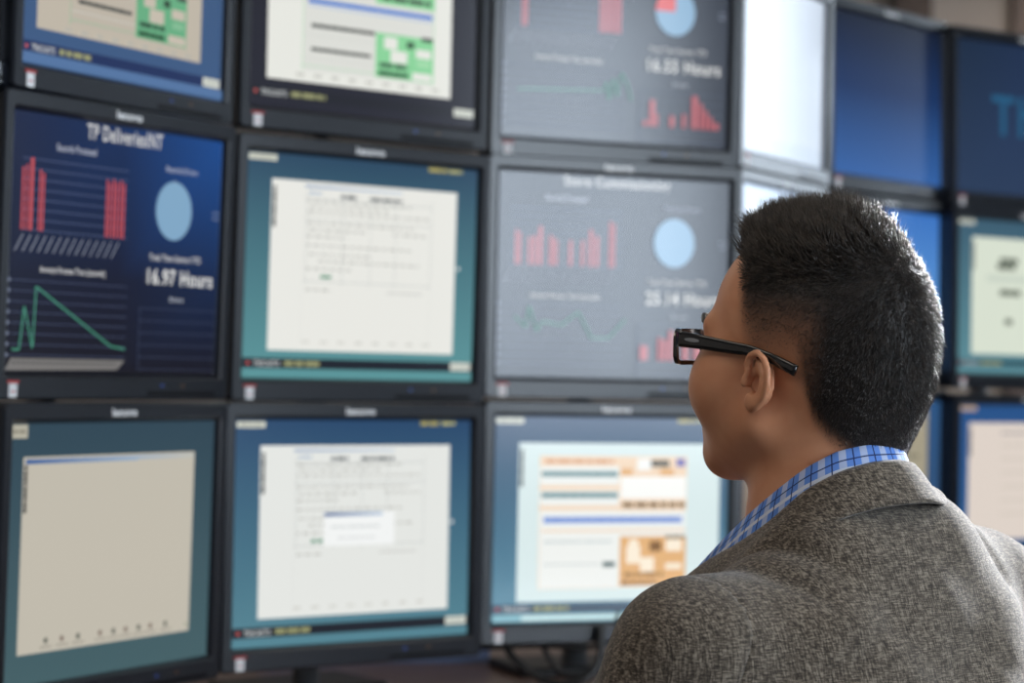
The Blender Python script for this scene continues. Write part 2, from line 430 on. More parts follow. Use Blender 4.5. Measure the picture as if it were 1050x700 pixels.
PICS = {}
PICS['11'] = report(desktop((62, 88, 124), (62, 90, 130), wc=(190, 181, 166), task=(34, 50, 92), bl=.066, br=.882, vb=.858, vt=.09, sidebar=False, box_c=(190, 186, 172)), (104, 172, 130), (132, 186, 148), None, (196, 187, 172))
PICS['11'].rect(0, .957, 1, 1, (84, 116, 160))
PICS['12'] = report(desktop((36, 37, 46), (38, 39, 50), wc=(230, 231, 224), task=(34, 36, 44), bl=.068, br=.882, vb=.872, vt=.09, sidebar=False, box_c=(190, 190, 172)), (138, 210, 154), (164, 218, 172), None, (230, 231, 224))
PICS['13'] = dashboard('Store Support INT', [(.08, .107, .20), (.418, .45, .22), (.45, .485, .18), (.485, .518, .25)], True, '16.55 Hours',
    [(.065, .767), (.438, .745), (.455, .70), (.465, .79), (.485, .68), (.5, .77), (.52, .65), (.545, .70), (.565, .788)],
    [(.619, .645, .88), (.648, .675, .773), (.675, .69, .84), (.739, .764, .847), (.795, .815, .835), (.838, .868, .739), (.872, .892, .776), (.895, .915, .81), (.918, .938, .84), (.94, .967, .87)], c0=(20, 26, 44), corner=(20, 26, 44), low=(22, 28, 46))
PICS['21'] = dashboard('TP DeliveriesINT', [(.05, .064, .212), (.068, .08, .20), (.084, .108, .174), (.124, .152, .216), (.427, .452, .222), (.456, .486, .218), (.49, .52, .22)], False, '16.97 Hours',
    [(.027, .912), (.058, .912), (.074, .747), (.115, .905), (.122, .668), (.47, .89), (.536, .899)], [], True)
PICS['23'] = dashboard('Store Commissioning', [(.072, .10, .284), (.127, .145, .317), (.148, .168, .31), (.171, .193, .264), (.215, .255, .303), (.3, .32, .327), (.352, .37, .324), (.386, .408, .27), (.412, .434, .30), (.472, .501, .224)], False, '25.14 Hours',
    [(.071, .704), (.12, .757), (.134, .656), (.167, .774), (.19, .727), (.271, .743), (.342, .676), (.401, .803), (.474, .801), (.546, .706)],
    [(.612, .65, .833), (.69, .708, .79), (.71, .735, .80), (.738, .762, .755), (.8, .83, .82), (.85, .9, .79)], c0=(20, 26, 44), corner=(20, 26, 44), low=(22, 28, 46))
PICS['22'] = form(desktop((40, 70, 96), (90, 148, 152)), 0, 0)
PICS['32'] = form(desktop((38, 70, 106), (84, 132, 146), wc=(228, 230, 226)), 0, 0, dialog=True)
p = desktop((48, 70, 84), (68, 96, 102), wc=(192, 186, 172), taskbar=False, yellow=False, bl=.06, br=.897, vt=.128, vb=.882, box_c=None)
p.rect(.0, .004, .074, .056, (178, 174, 158)); p.scrib(.01, .065, .03, .014, (140, 136, 122))
p.rect(.07, .137, .6, .155, (52, 92, 150), (52, 92, 150), (150, 172, 196), (150, 172, 196)); p.rect(.6, .137, .89, .15, (150, 172, 196), (150, 172, 196), (188, 190, 184), (188, 190, 184))
for k, u in enumerate((.186, .26, .335, .44, .505, .565, .63, .69, .767)):
    p.disc(u, .838, .009, .012, (126, 110, 100) if k % 2 else (92, 96, 88)); p.scrib(u - .025, u + .03, .862, .009, (160, 154, 142))
p.rect(.865, .845, .885, .86, (168, 170, 150))
PICS['31'] = p
p = desktop((42, 68, 102), (88, 138, 160), wc=(216, 232, 232), task=(44, 66, 88), br=.965, vt=.127, vb=.902)
OR = (226, 176, 118); PO = (240, 214, 186)
p.rect(.187, .19, .815, .84, (238, 240, 236)); p.rect(.187, .19, .815, .24, PO); p.scrib(.21, .5, .216, .02, (214, 160, 120))
for v in (.345, .445): p.rect(.187, v - .012, .53, v + .012, PO)
for v in (.278, .382): p.rect(.195, v - .014, .52, v + .014, (140, 172, 176)); p.scrib(.2, .515, v, .014, (86, 122, 128))
p.rect(.525, .19, .818, .46, PO); p.rect(.531, .29, .815, .4, (248, 248, 244)); p.rect(.6, .2, .66, .26, (244, 244, 240))
p.scrib(.66, .74, .225, .035, (96, 92, 80)); p.rect(.77, .2, .81, .24, (120, 116, 180)); p.scrib(.54, .81, .43, .026, (132, 104, 70))
p.rect(.53, .25, .58, .285, OR); p.rect(.7, .25, .76, .285, OR)
p.rect(.205, .487, .8, .52, (150, 176, 226)); p.scrib(.21, .79, .503, .014, (92, 122, 200))
p.rect(.2, .55, .815, .562, PO); p.scrib(.21, .5, .61, .012, (196, 206, 206)); p.rect(.46, .71, .512, .735, (62, 92, 92)); p.scrib(.21, .45, .72, .01, (206, 212, 210))
p.rect(.531, .585, .818, .832, OR)
for a in ((.56, .63, .62, .72), (.62, .69, .68, .76), (.73, .6, .8, .66), (.73, .72, .8, .75), (.57, .60, .61, .63)): p.rect(*a, (250, 236, 214))
p.rect(.66, .61, .71, .66, (132, 92, 48)); p.scrib(.55, .72, .775, .02, (160, 118, 66)); p.scrib(.54, .69, .815, .018, (140, 98, 52)); p.scrib(.73, .81, .59, .018, (110, 92, 60))
for a in ((.187, .19, .19, .84), (.187, .837, .53, .84)): p.rect(*a, PO)
p.rect(.0, .962, 1, .995, (128, 178, 190)); p.rect(.12, .968, 1, .99, (200, 226, 226))
PICS['33'] = p
# second bank
p = Pic(); p.rect(0, 0, 1, .45, (18, 28, 48), (26, 52, 96)); p.rect(0, .45, 1, 1, (26, 52, 96), (52, 98, 164)); PICS['1B'] = p
p = Pic(); p.rect(0, 0, 1, .6, (62, 116, 192), (92, 150, 214)); p.rect(0, .6, 1, 1, (92, 150, 214), (98, 148, 204)); p.rect(.05, .04, .5, .07, (150, 178, 214)); PICS['2B'] = p
p = desktop((46, 84, 128), (52, 78, 110), wc=(164, 156, 134), taskbar=False, yellow=False, box_c=None, br=.88, vt=.05); p.scrib(.3, .8, .35, .03, (132, 128, 110)); p.scrib(.3, .7, .6, .03, (130, 124, 110)); PICS['3B'] = p
p = Pic(); p.rect(0, 0, 1, 1, (150, 158, 172)); p.rect(0, .9, 1, 1, (140, 150, 166)); PICS['1A'] = p  # pale emissive picture colour adds to the window glare
p = desktop((120, 140, 172), (130, 150, 180), wc=(208, 214, 222), taskbar=False, yellow=False, box_c=None); PICS['2A'] = p
p = desktop((60, 66, 78), (60, 60, 64), wc=(136, 120, 104), taskbar=False, yellow=False, box_c=None); PICS['3A'] = p
p = Pic(); p.rect(0, 0, 1, 1, (28, 44, 66), (42, 60, 88), (34, 52, 86), (44, 62, 92)); p.text('The', .256, .74, .48, .27, (38, 90, 126)); PICS['1C'] = p
p = desktop((60, 92, 112), (92, 140, 150), wc=(216, 224, 208), task=(50, 84, 96), yellow=False)
for a, b, v in ((.3, .44, .26), (.28, .42, .3), (.3, .46, .47), (.34, .4, .66), (.55, .8, .28), (.55, .8, .48), (.6, .85, .7)): p.rect(a, v - .022, b, v + .022, (150, 158, 142)); p.scrib(a + .01, b - .01, v, .026, (84, 92, 84))
p.rect(.2, .36, .85, .4, (200, 210, 196)); PICS['2C'] = p
p = desktop((40, 82, 136), (48, 92, 140), wc=(222, 210, 200), yellow=False, bl=.065, box_c=(206, 178, 150)); p.scrib(.3, .8, .18, .02, (176, 168, 166))
for k in range(6): p.scrib(.3, .8, .26 + k * .09, .014, (206, 196, 184))
PICS['3C'] = p
p = Pic(); p.rect(0, 0, 1, 1, (14, 14, 16)); PICS['10'] = p

POSE = {'11': [-0.4769, 2.6219, 0.4977, 1.0583, 0.0121], '21': [-0.4801, 2.6111, 0.1406, 1.021, 0.021], '31': [-0.4752, 2.5974, -0.2186, 1.0568, 0.0165],
        '12': [-0.2077, 2.9626, 0.5011, 0.6711, 0.0008], '22': [-0.2063, 2.9585, 0.1385, 0.646, 0.019], '32': [-0.2083, 2.933, -0.2183, 0.629, -0.0051],
        '13': [0.151, 3.2415, 0.5035, 0.3973, 0.0126], '23': [0.1513, 3.1936, 0.1462, 0.3808, 0.0034], '33': [0.1546, 3.1931, -0.2128, 0.3544, 0.0032],
        '1A': [0.468, 3.742, 0.534, 1.06, 0.0], '2A': [0.468, 3.738, 0.176, 1.06, 0.0], '3A': [0.468, 3.738, -0.186, 1.06, 0.0],
        '1B': [0.7066, 4.0725, 0.534, 0.8272, -0.0169], '2B': [0.709, 4.06, 0.174, 0.8272, -0.01], '3B': [0.712, 4.055, -0.188, 0.8272, 0.0],
        '1C': [1.0227, 4.3146, 0.5283, 0.5788, -0.0165], '2C': [1.0226, 4.2772, 0.1704, 0.5836, -0.0088], '3C': [1.0314, 4.2804, -0.1942, 0.5838, 0.0025],
        '10': [-0.640, 2.262, 0.4977, 1.30, 0.0]}
LABEL = {
 '11': 'top monitor of the leftmost column showing a beige window with green panel on blue',
 '21': 'monitor showing navy dashboard titled TP DeliveriesINT with 16.97 Hours and green falling line',
 '31': 'bottom left monitor showing a blank beige window on dark teal desktop',
 '12': 'top monitor with near black desktop around a white window with green panel',
 '22': 'middle monitor showing a pale form window on teal desktop, without any dialog box',
 '32': 'monitor showing a pale form window with a small dialog box in its centre',
 '13': 'top dashboard monitor with red and blue pie chart reading 16.55 Hours',
 '23': 'hazy dashboard monitor reading 25.14 Hours directly left of the man\'s glasses',
 '33': 'monitor showing a window with orange and white panels, left of the man\'s shoulder',
 '1A': 'monitor glaring white with window light, above the front of the man\'s hair',
 '2A': 'pale monitor almost hidden behind the man\'s head, below the glaring white one',
 '3A': 'brownish monitor glimpsed in the gap between the man\'s chin and collar',
 '1B': 'far monitor with plain blue gradient screen, right of the glaring white one',
 '2B': 'far light blue monitor half hidden by the back of the man\'s hair',
 '3B': 'far monitor with dull beige window glimpsed right of the man\'s nape',
 '1C': 'far dark blue monitor with large teal letters, at the top right edge',
 '2C': 'far monitor with pale green window on teal, middle of the rightmost column',
 '3C': 'far monitor with pale pinkish window on blue, above the man\'s right shoulder',
 '10': 'black monitor edge cut off at the upper left border of the picture'}
for k, (x, y, z, yw, tl) in POSE.items():
    t = empty('monitor', (x, y, z + EYE), (tl, 0, yw))
    tag(t, LABEL[k], 'monitor', 'monitors of the far bank' if k[1] in 'ABC' else 'monitors of the near bank')
    link('bezel', me_bez, None, t); link('back_casing', me_case, None, t)
    PICS[k].build(t)
    link('logo', me_logo, None, t)
    s = link('asset_sticker', me_stick, None, t); s['label'] = 'small white asset sticker'
    link('red_print', me_red, None, s)
    s = link('button_strip', me_strip, None, t); link('indicator_mark', me_led, None, s); link('button_mark', me_amb, None, s)

# poles that carry each column of monitors
SL = {'0': 'black pole stand behind the monitor edge at far left', '1': 'pole stand behind the leftmost full column of monitors', '2': 'pole stand behind the column with the dialog box monitor',
      '3': 'pole stand behind the column of hazy dashboard monitors', 'A': 'pole stand behind the glaring white monitor column', 'B': 'pole stand behind the blue gradient monitor column', 'C': 'pole stand behind the rightmost monitor column'}
for c in '0123ABC':
    ks = [k for k in POSE if k[1] == c]
    x, y, z, yw, tl = np.mean([POSE[k] for k in ks], 0)
    t = tag(empty('monitor_stand', (x - math.sin(yw) * .125, y + math.cos(yw) * .125, DESK), (0, 0, yw)), SL[c], 'monitor stand', 'monitor pole stands')
    mesh_obj('pole', *tube([(0, 0, .012), (0, 0, 1.12)], .019, 16), m_steel, t, True)
    mesh_obj('base_plate', *box(-.11, .11, -.05, .09, 0, .014, .005), m_black, t)
    for k in ks:
        px, py, pz, _, _ = POSE[k]
        d = (Vector((px, py, 0)) - Vector((t.location.x, t.location.y, 0))); l = -(math.cos(yw) * d.y - math.sin(yw) * d.x)
        zz = pz + EYE - DESK; e = -l + .060
        mesh_obj('arm', *join(box(-.022, .022, e + .004, .0, zz - .022, zz + .022), box(-.05, .05, e, e + .006, zz - .05, zz + .05)), m_black, t)

# added blue tray standing in for a bluish glow, cables and small things behind the monitors on the desk
m_blue = mat('tray_glow_blue', (0.26, 0.36, 0.62), 0.35)
t = tag(empty('glow_tray', (-0.20, 3.43, DESK), (0, 0, .12)), 'added blue tray standing in for the bluish glow on the desk under the middle monitors', 'added tray')
mesh_obj('tray_base', *box(-.19, .17, -.05, .05, .0, .004), m_blue, t)
mesh_obj('tray_side', *box(-.19, .17, -.05, -.046, .004, .05), m_blue, t); mesh_obj('tray_side', *box(-.19, .17, .046, .05, .004, .05), m_blue, t)
for lab, P, r in (('thick black cable hanging in a loop below the orange window monitor', [(.02, 3.19, .86), (.0, 3.17, .80), (.05, 3.155, .755), (.10, 3.14, .75), (.135, 3.15, .775), (.14, 3.17, .83)], .006),
                  ('thin black cable curling into a second loop beside the thick cable', [(.05, 3.20, .86), (.055, 3.18, .80), (.085, 3.165, .76), (.125, 3.16, .765), (.16, 3.18, .80), (.165, 3.2, .85)], .0045),
                  ('black cable running level under the dialog box and orange window monitors', [(-.16, 3.16, .80), (-.05, 3.17, .795), (.04, 3.175, .80), (.12, 3.18, .798), (.19, 3.2, .81)], .004)):
    o = mesh_obj('cable', *tube(catmull(P, 8), r, 8), m_black, None, True); tag(o, lab, 'cable', 'cables under the monitors')

# ------------------------------------------------------------------ implicit surfaces for the figure
def surface_nets(fn, lo, hi, h, smooth=1):
    lo = np.array(lo, float); hi = np.array(hi, float)
    n = np.ceil((hi - lo) / h).astype(int) + 1
    ax = [(lo[i] + h * np.arange(n[i])).astype(np.float32) for i in range(3)]
    F = np.empty(n, np.float32)
    Yg, Zg = np.meshgrid(ax[1], ax[2], indexing='ij')
    step = max(1, int(400000 / Yg.size))
    for i in range(0, n[0], step):
        xs = ax[0][i:i + step]
        X = np.broadcast_to(xs[:, None, None], (len(xs),) + Yg.shape); Y = np.broadcast_to(Yg, X.shape); Z = np.broadcast_to(Zg, X.shape)
        F[i:i + step] = fn(X, Y, Z)
    S = F < 0
    cnt = np.zeros(n - 1, np.int8)
    for a in (0, 1):
        for b in (0, 1):
            for c in (0, 1): cnt += S[a:n[0] - 1 + a, b:n[1] - 1 + b, c:n[2] - 1 + c]
    act = (cnt > 0) & (cnt < 8)
    idx = np.argwhere(act); vid = -np.ones(n - 1, np.int64); vid[act] = np.arange(len(idx))
    acc = np.zeros((len(idx), 3)); num = np.zeros(len(idx))
    cs = [(a, b, c) for a in (0, 1) for b in (0, 1) for c in (0, 1)]
    val = {c: F[idx[:, 0] + c[0], idx[:, 1] + c[1], idx[:, 2] + c[2]] for c in cs}
    for c in cs:
        for k in range(3):
            if c[k] == 0:
                e = list(c); e[k] = 1; e = tuple(e); a, b = val[c], val[e]; msk = (a < 0) != (b < 0)
                t = np.where(msk, a / np.where(msk, a - b, 1), 0)
                p = np.zeros((len(idx), 3)) + np.array(c); p[:, k] = t
                acc[msk] += p[msk]; num[msk] += 1
    V = lo + h * (idx + acc / num[:, None])
    quads = []
    for k in range(3):
        o1, o2 = [(1, 2), (2, 0), (0, 1)][k]
        sl0 = [slice(1, None)] * 3; sl1 = [slice(1, None)] * 3
        sl0[k] = slice(0, n[k] - 1); sl1[k] = slice(1, n[k])
        A = S[tuple(sl0)]; B = S[tuple(sl1)]
        e = np.argwhere(A != B)
        if not len(e): continue
        inside = A[tuple(e.T)]
        base = e.copy()
        for q in (o1, o2): base[:, q] += 1
        keep = (base[:, o1] < n[o1] - 1) & (base[:, o2] < n[o2] - 1)
        base = base[keep]; inside = inside[keep]
        def g(d1, d2):
            c = base.copy(); c[:, o1] -= d1; c[:, o2] -= d2; return vid[tuple(c.T)]
        q = np.stack([g(1, 1), g(0, 1), g(0, 0), g(1, 0)], 1)
        q[~inside] = q[~inside][:, ::-1]
        quads.append(q)
    Q = np.concatenate(quads); Q = Q[(Q >= 0).all(1)]
    for _ in range(smooth):
        s = np.zeros_like(V); c = np.zeros(len(V))
        for a, b in ((0, 1), (1, 2), (2, 3), (3, 0)):
            np.add.at(s, Q[:, a], V[Q[:, b]]); np.add.at(c, Q[:, a], 1)
            np.add.at(s, Q[:, b], V[Q[:, a]]); np.add.at(c, Q[:, b], 1)
        V = 0.5 * V + 0.5 * s / np.maximum(c, 1)[:, None]
    return V, Q

def smin(a, b, k):
    h = np.clip(0.5 + 0.5 * (b - a) / k, 0, 1); return b + (a - b) * h - k * h * (1 - h)
def smax(a, b, k): return -smin(-a, -b, k)
def ell(x, y, z, c, r):
    X, Y, Z = x - c[0], y - c[1], z - c[2]
    k0 = np.sqrt((X / r[0]) ** 2 + (Y / r[1]) ** 2 + (Z / r[2]) ** 2); k1 = np.sqrt((X / r[0] ** 2) ** 2 + (Y / r[1] ** 2) ** 2 + (Z / r[2] ** 2) ** 2)
    return k0 * (k0 - 1) / np.maximum(k1, 1e-6)
def cap(x, y, z, a, b, ra, rb):
    d = [b[i] - a[i] for i in range(3)]; L = sum(v * v for v in d)
    t = np.clip(((x - a[0]) * d[0] + (y - a[1]) * d[1] + (z - a[2]) * d[2]) / L, 0, 1)
    return np.sqrt((x - a[0] - t * d[0]) ** 2 + (y - a[1] - t * d[1]) ** 2 + (z - a[2] - t * d[2]) ** 2) - (ra + (rb - ra) * t)
def chain(x, y, z, P, R, k=0.0):
    d = None
    for i in range(len(P) - 1):
        e = cap(x, y, z, P[i], P[i + 1], R[i], R[i + 1])
        d = e if d is None else (np.minimum(d, e) if k == 0 else smin(d, e, k))
    return d
def rot(ax, a):
    c, s = math.cos(a), math.sin(a)
    return {'x': np.array([[1, 0, 0], [0, c, -s], [0, s, c]]), 'y': np.array([[c, 0, s], [0, 1, 0], [-s, 0, c]]), 'z': np.array([[c, -s, 0], [s, c, 0], [0, 0, 1]])}[ax]

# ------------------------------------------------------------------ the seated man
TAU, PSI, HP = math.radians(42), math.radians(50), math.radians(6)
NW = np.array([0.268, 1.78, EYE - 0.110]); HW = np.array([0.256, 1.800, EYE + 0.003])
person = tag(empty('person', (NW[0], NW[1], 0), (0, 0, TAU)), 'man seen from behind in grey brown blazer, blue checked shirt and black glasses', 'person')
NZ = NW[2]
Hd = rot('z', -TAU) @ (HW - NW); Hd[2] += NZ                        # head centre in figure space
HR = rot('z', PSI - TAU) @ rot('x', HP)                              # head-local -> figure space
def to_head(x, y, z):
    X, Y, Z = x - Hd[0], y - Hd[1], z - Hd[2]; R = HR.T
    return (R[0, 0] * X + R[0, 1] * Y + R[0, 2] * Z, R[1, 0] * X + R[1, 1] * Y + R[1, 2] * Z, R[2, 0] * X + R[2, 1] * Y + R[2, 2] * Z)
def from_head(P): return np.asarray(P, float) @ HR.T + Hd
EB = np.array([.0815, .015, -.006]); ES = .80
EU, EV, EW = np.array([.18, -.984, 0.0]), np.array([.04, -.16, .986]), np.array([.984, .18, 0.0])
def head_sdf(x, y, z):
    a = np.abs(x)
    d = ell(a, y, z, (0, -.007, .044), (.0785, .0905, .0880))
    d = smin(d, ell(a, y, z, (0, .020, .045), (.066, .070, .070)), .03)
    d = smin(d, ell(a, y, z, (0, -.042, .0), (.064, .054, .066)), .03)
    d = smin(d, ell(a, y, z, (0, .034, -.016), (.064, .058, .074)), .025)
    d = smin(d, ell(a, y, z, (.043, .054, -.016), (.037, .037, .040)), .02)
    d = smin(d, cap(a, y, z, (.058, .010, -.042), (.022, .066, -.074), .020, .019), .025)
    d = smin(d, ell(a, y, z, (0, .072, -.077), (.026, .020, .019)), .018)
    d = smin(d, ell(a, y, z, (0, .084, -.048), (.028, .018, .022)), .014)
    d = smin(d, cap(a, y, z, (.012, .089, .034), (.050, .075, .034), .007, .007), .016)
    d = smax(d, -ell(a, y, z, (.033, .108, .016), (.021, .019, .013)), .012)
    d = smin(d, cap(a, y, z, (0, .092, .022), (0, .112, -.018), .007, .012), .010)
    d = smin(d, ell(a, y, z, (.013, .102, -.022), (.009, .011, .009)), .006)
    d = smax(d, -cap(a, y, z, (0, .106, -.0505), (.024, .092, -.0505), .0018, .0015), .004)
    # ear
    X, Y, Z = (a - EB[0]) / ES, (y - EB[1]) / ES, (z - EB[2]) / ES
    U = (X * EU[0] + Y * EU[1]) / 1.18; V = X * EV[0] + Y * EV[1] + Z * EV[2]; W = X * EW[0] + Y * EW[1]
    hel = [(.001, .006, .0), (-.001, .016, .001), (.003, .026, .002), (.012, .0315, .003), (.021, .028, .004), (.0265, .018, .004), (.0265, .004, .003), (.022, -.010, .001), (.014, -.020, .0)]
    e = chain(U, V, W, hel, [.0032, .0034, .0036, .0038, .0039, .0039, .0039, .0038, .0042])
    e = smin(e, ell(U, V, W, (.0135, .004, -.0065), (.0145, .026, .0040)), .004)
    e = smin(e, chain(U, V, W, [(.010, .020, -.002), (.0175, .012, -.001), (.018, .0, -.001), (.013, -.011, -.001)], [.0030, .0034, .0034, .0034]), .004)
    e = smin(e, ell(U, V, W, (.0075, -.020, -.001), (.0085, .0105, .0050)), .005)
    e = smin(e, ell(U, V, W, (-.002, -.002, .000), (.0045, .007, .0045)), .004)
    d = smin(d, e * ES, .004)
    return smax(d, -ell(U, V, W, (.0080, -.001, -.002), (.0062, .0105, .0090)) * ES, .0025)
NB0 = to_head(0.0, .010, NZ + .0)
def skin_sdf(x, y, z):
    hx, hy, hz = to_head(x, y, z)
    d = head_sdf(hx, hy, hz)
    n = cap(hx, hy, hz, (0, -.022, -.01), (float(NB0[0]), float(NB0[1]) - .0, float(NB0[2])), .055, .0575)
    n = smin(n, cap(hx, hy, hz, (0, -.022, -.01), (float(NB0[0]), float(NB0[1]) + .006, float(NB0[2]) - .06), .050, .060), .02)
    d = smin(d, n, .022)
    z0 = z - NZ
    return smin(d, cap(np.abs(x), y, z0, (0, -.005, -.10), (.13, -.01, -.125), .055, .040), .02)

SV, SQ = surface_nets(skin_sdf, (-.16, -.16, NZ - .10), (.16, .20, NZ + .28), .0021, 2)
# rest of the body under the clothes, coarser
ARM = {-1: [(-.185, -.012, -.108), (-.240, .085, -.335), (-.130, .33, -.305)], 1: [(.205, -.004, -.090), (.320, .06, -.315), (.190, .31, -.305)]}
HIP = [(.09, -.02, -.60), (.13, .42, -.56), (.13, .44, -.99)]
def body_sdf(x, y, z):
    z = z - NZ; a = np.abs(x)
    d = ell(x, y, z, (0, -.01, -.20), (.155, .095, .17))
    d = smin(d, ell(x, y, z, (0, .0, -.42), (.14, .10, .22)), .06)
    d = smin(d, ell(x, y, z, (0, -.02, -.56), (.165, .12, .10)), .05)
    for s in (-1, 1): d = smin(d, chain(x, y, z, ARM[s], [.045, .038, .027], .01), .03)
    d = smin(d, chain(a, y, z, HIP, [.075, .055, .04], .02), .04)
    return d
BV, BQ = surface_nets(body_sdf, (-.42, -.18, .05), (.42, .52, NZ - .03), .011, 1)
# hands resting on the desk edge
def hand_parts(s):
    w0 = np.array(ARM[s][2]); 
    f = (np.array(ARM[s][2]) - np.array(ARM[s][1])); f[2] = 0; f /= np.linalg.norm(f)
    sd = np.array([f[1], -f[0], 0]) * s                                     # outer side
    up = np.array([0, 0, 1.0]); dn = -.012
    B = lambda q, c, u: tuple(w0 + f * q + sd * c + up * (u + dn))
    C = [([B(0, 0, 0), B(.03, 0, 0), B(.06, 0, -.004)], [.026, .028, .030])]
    for c, ln in ((-.030, .070), (-.011, .080), (.010, .075), (.029, .058)):
        C.append(([B(.055, c * .8, -.002), B(.09, c, .004), B(.09 + ln * .5, c * 1.05, -.004), B(.09 + ln, c * 1.08, -.020)], [.011, .0095, .0085, .0072]))
    C.append(([B(.015, -.022, -.004), B(.05, -.046, -.008), B(.085, -.052, -.018)], [.013, .0105, .0085]))
    return w0, C
HV = []; HQ = []
for s in (-1, 1):
    w0, C = hand_parts(s)
    def hf(x, y, z, C=C):
        z = z - NZ; d = chain(x, y, z, C[0][0], C[0][1], .01)
        d = smin(d, ell(x, y, z, tuple((np.array(C[0][0][1]) + np.array(C[0][0][2])) / 2), (.044, .044, .017)), .012)
        for P, R in C[1:]: d = smin(d, chain(x, y, z, P, R), .004)
        return d
    v, q = surface_nets(hf, w0 + [-.13, -.05, NZ - .07], w0 + [.13, .22, NZ + .06], .0034, 1)
    HV.append(v); HQ.append(q)
allV = [SV, BV] + HV; allQ = []; o_ = 0
for v, q in zip(allV, [SQ, BQ] + HQ): allQ.append(q + o_); o_ += len(v)
me_body = fast_mesh('body', np.concatenate(allV), np.concatenate(allQ))

# hair cover: 0..1 over the scalp, given in head-local coordinates
HLX = [0, 25, 42, 54, 62, 68, 74, 80, 88, 96, 103, 110, 118, 130, 150, 180]
HLZ = [.095, .096, .090, .066, .034, .010, -.004, -.008, -.006, -.004, -.006, -.018, -.040, -.056, -.074, -.082]
def sstep(a, b, x): t = np.clip((x - a) / (b - a), 0, 1); return t * t * (3 - 2 * t)
def hair_cover(P):
    x, y, z = P[:, 0], P[:, 1], P[:, 2]
    phi = np.degrees(np.arctan2(np.abs(x), y + .006))
    hl = np.interp(phi, HLX, HLZ)
    side = sstep(35, 60, phi)
    soft = .006 + .048 * side * sstep(118, 100, phi) + .018 * sstep(100, 118, phi)
    c = sstep(0, 1, (z - hl) / soft)
    c = c * np.maximum(sstep(.066, .088, z), sstep(41, 66, phi))
    c = c * (1 - .30 * sstep(.075, .03, z) * sstep(125, 105, phi))
    # keep the ears clear
    X = (np.abs(x) - EB[0]) / ES; Y = (y - EB[1]) / ES; Z = (z - EB[2]) / ES
    U = (X * EU[0] + Y * EU[1]) / 1.18; V = X * EV[0] + Y * EV[1] + Z * EV[2]; W = X * EW[0] + Y * EW[1]
    ear = (np.abs(V - .003) < .037) & (U > -.006) & (U < .034) & (W > -.004)
    return np.where(ear, 0, c)
hl_all = np.concatenate([np.stack(to_head(*SV.T), 1), np.full((o_ - len(SV), 3), -1.0)])
cov = hair_cover(hl_all); cov[len(SV):] = 0
at = me_body.attributes.new('scalp', 'FLOAT', 'POINT'); at.data.foreach_set('value', cov.astype(np.float32))
m_skin = mat('skin', (0.42, 0.22, 0.14), 0.48, spec=0.45)
nt, b, N, L = nodes(m_skin)
b.inputs['Subsurface Weight'].default_value = 0.12; b.inputs['Subsurface Radius'].default_value = (0.012, 0.004, 0.002)
tc = N('ShaderNodeTexCoord'); nz = N('ShaderNodeTexNoise'); nz.inputs['Scale'].default_value = 38; nz.inputs['Detail'].default_value = 5
L(tc.outputs['Object'], nz.inputs['Vector'])
rp = N('ShaderNodeValToRGB'); rp.color_ramp.elements[0].position = .3; rp.color_ramp.elements[1].position = .7
rp.color_ramp.elements[0].color = (0.62, 0.268, 0.138, 1); rp.color_ramp.elements[1].color = (0.69, 0.330, 0.185, 1)
L(nz.outputs[0], rp.inputs[0])
at_n = N('ShaderNodeAttribute'); at_n.attribute_name = 'scalp'
mx = N('ShaderNodeMix'); mx.data_type = 'RGBA'; L(at_n.outputs['Fac'], mx.inputs[0]); L(rp.outputs[0], mx.inputs[6]); mx.inputs[7].default_value = (0.018, 0.013, 0.011, 1)
L(mx.outputs[2], b.inputs['Base Color'])
n2 = N('ShaderNodeTexNoise'); n2.inputs['Scale'].default_value = 900; L(tc.outputs['Object'], n2.inputs['Vector'])
bp = N('ShaderNodeBump'); bp.inputs['Strength'].default_value = .12; bp.inputs['Distance'].default_value = .0006
L(n2.outputs[0], bp.inputs['Height']); L(bp.outputs[0], b.inputs['Normal'])
body = link('body', me_body, m_skin, person)

# eyes
m_eye = mat('eye', (0.75, 0.72, 0.68), 0.15); m_iris = mat('iris', (0.02, 0.012, 0.008), 0.15)
for s in (-1, 1):
    rings = []; c0 = np.array([s * .033, .0795, .016])
    for i in range(1, 12):
        a = math.pi * i / 12; rings.append([tuple(from_head(c0 + .0128 * np.array([math.sin(a) * math.cos(t), math.cos(a), math.sin(a) * math.sin(t)]))) for t in np.linspace(0, 2 * math.pi, 20, endpoint=False)])
    e = mesh_obj('eye', *loft(rings, True, True), m_eye, body, True)
    e.data.materials.append(m_iris)
    for pl in e.data.polygons:
        q = np.mean([to_head(*e.data.vertices[i].co) for i in pl.vertices], 0)
        if q[1] > c0[1] + .0113: pl.material_index = 1

# hair strands as real tapered geometry
m_hair = noise_tint(mat('black_hair', (0.012, 0.009, 0.008), 0.32, spec=0.7), (0.014, 0.010, 0.008), (0.055, 0.040, 0.030), 120)
tri = np.concatenate([SQ[:, [0, 1, 2]], SQ[:, [0, 2, 3]]])
hp = hl_all[:len(SV)]
e1 = hp[tri[:, 1]] - hp[tri[:, 0]]; e2 = hp[tri[:, 2]] - hp[tri[:, 0]]
fn_ = np.cross(e1, e2); ar = np.linalg.norm(fn_, axis=1) / 2
vn = np.zeros_like(hp)
for k in range(3): np.add.at(vn, tri[:, k], fn_)
vn /= np.maximum(np.linalg.norm(vn, axis=1, keepdims=True), 1e-12)
if (vn * (hp - hp.mean(0))).sum() < 0: vn = -vn
fc = cov[tri].mean(1); cz = hp[tri[:, 0]][:, 2]
wgt = ar * np.where(fc > .03, .35 + .65 * fc, 0)
NS = 52000
pick = rng.choice(len(tri), NS, p=wgt / wgt.sum())
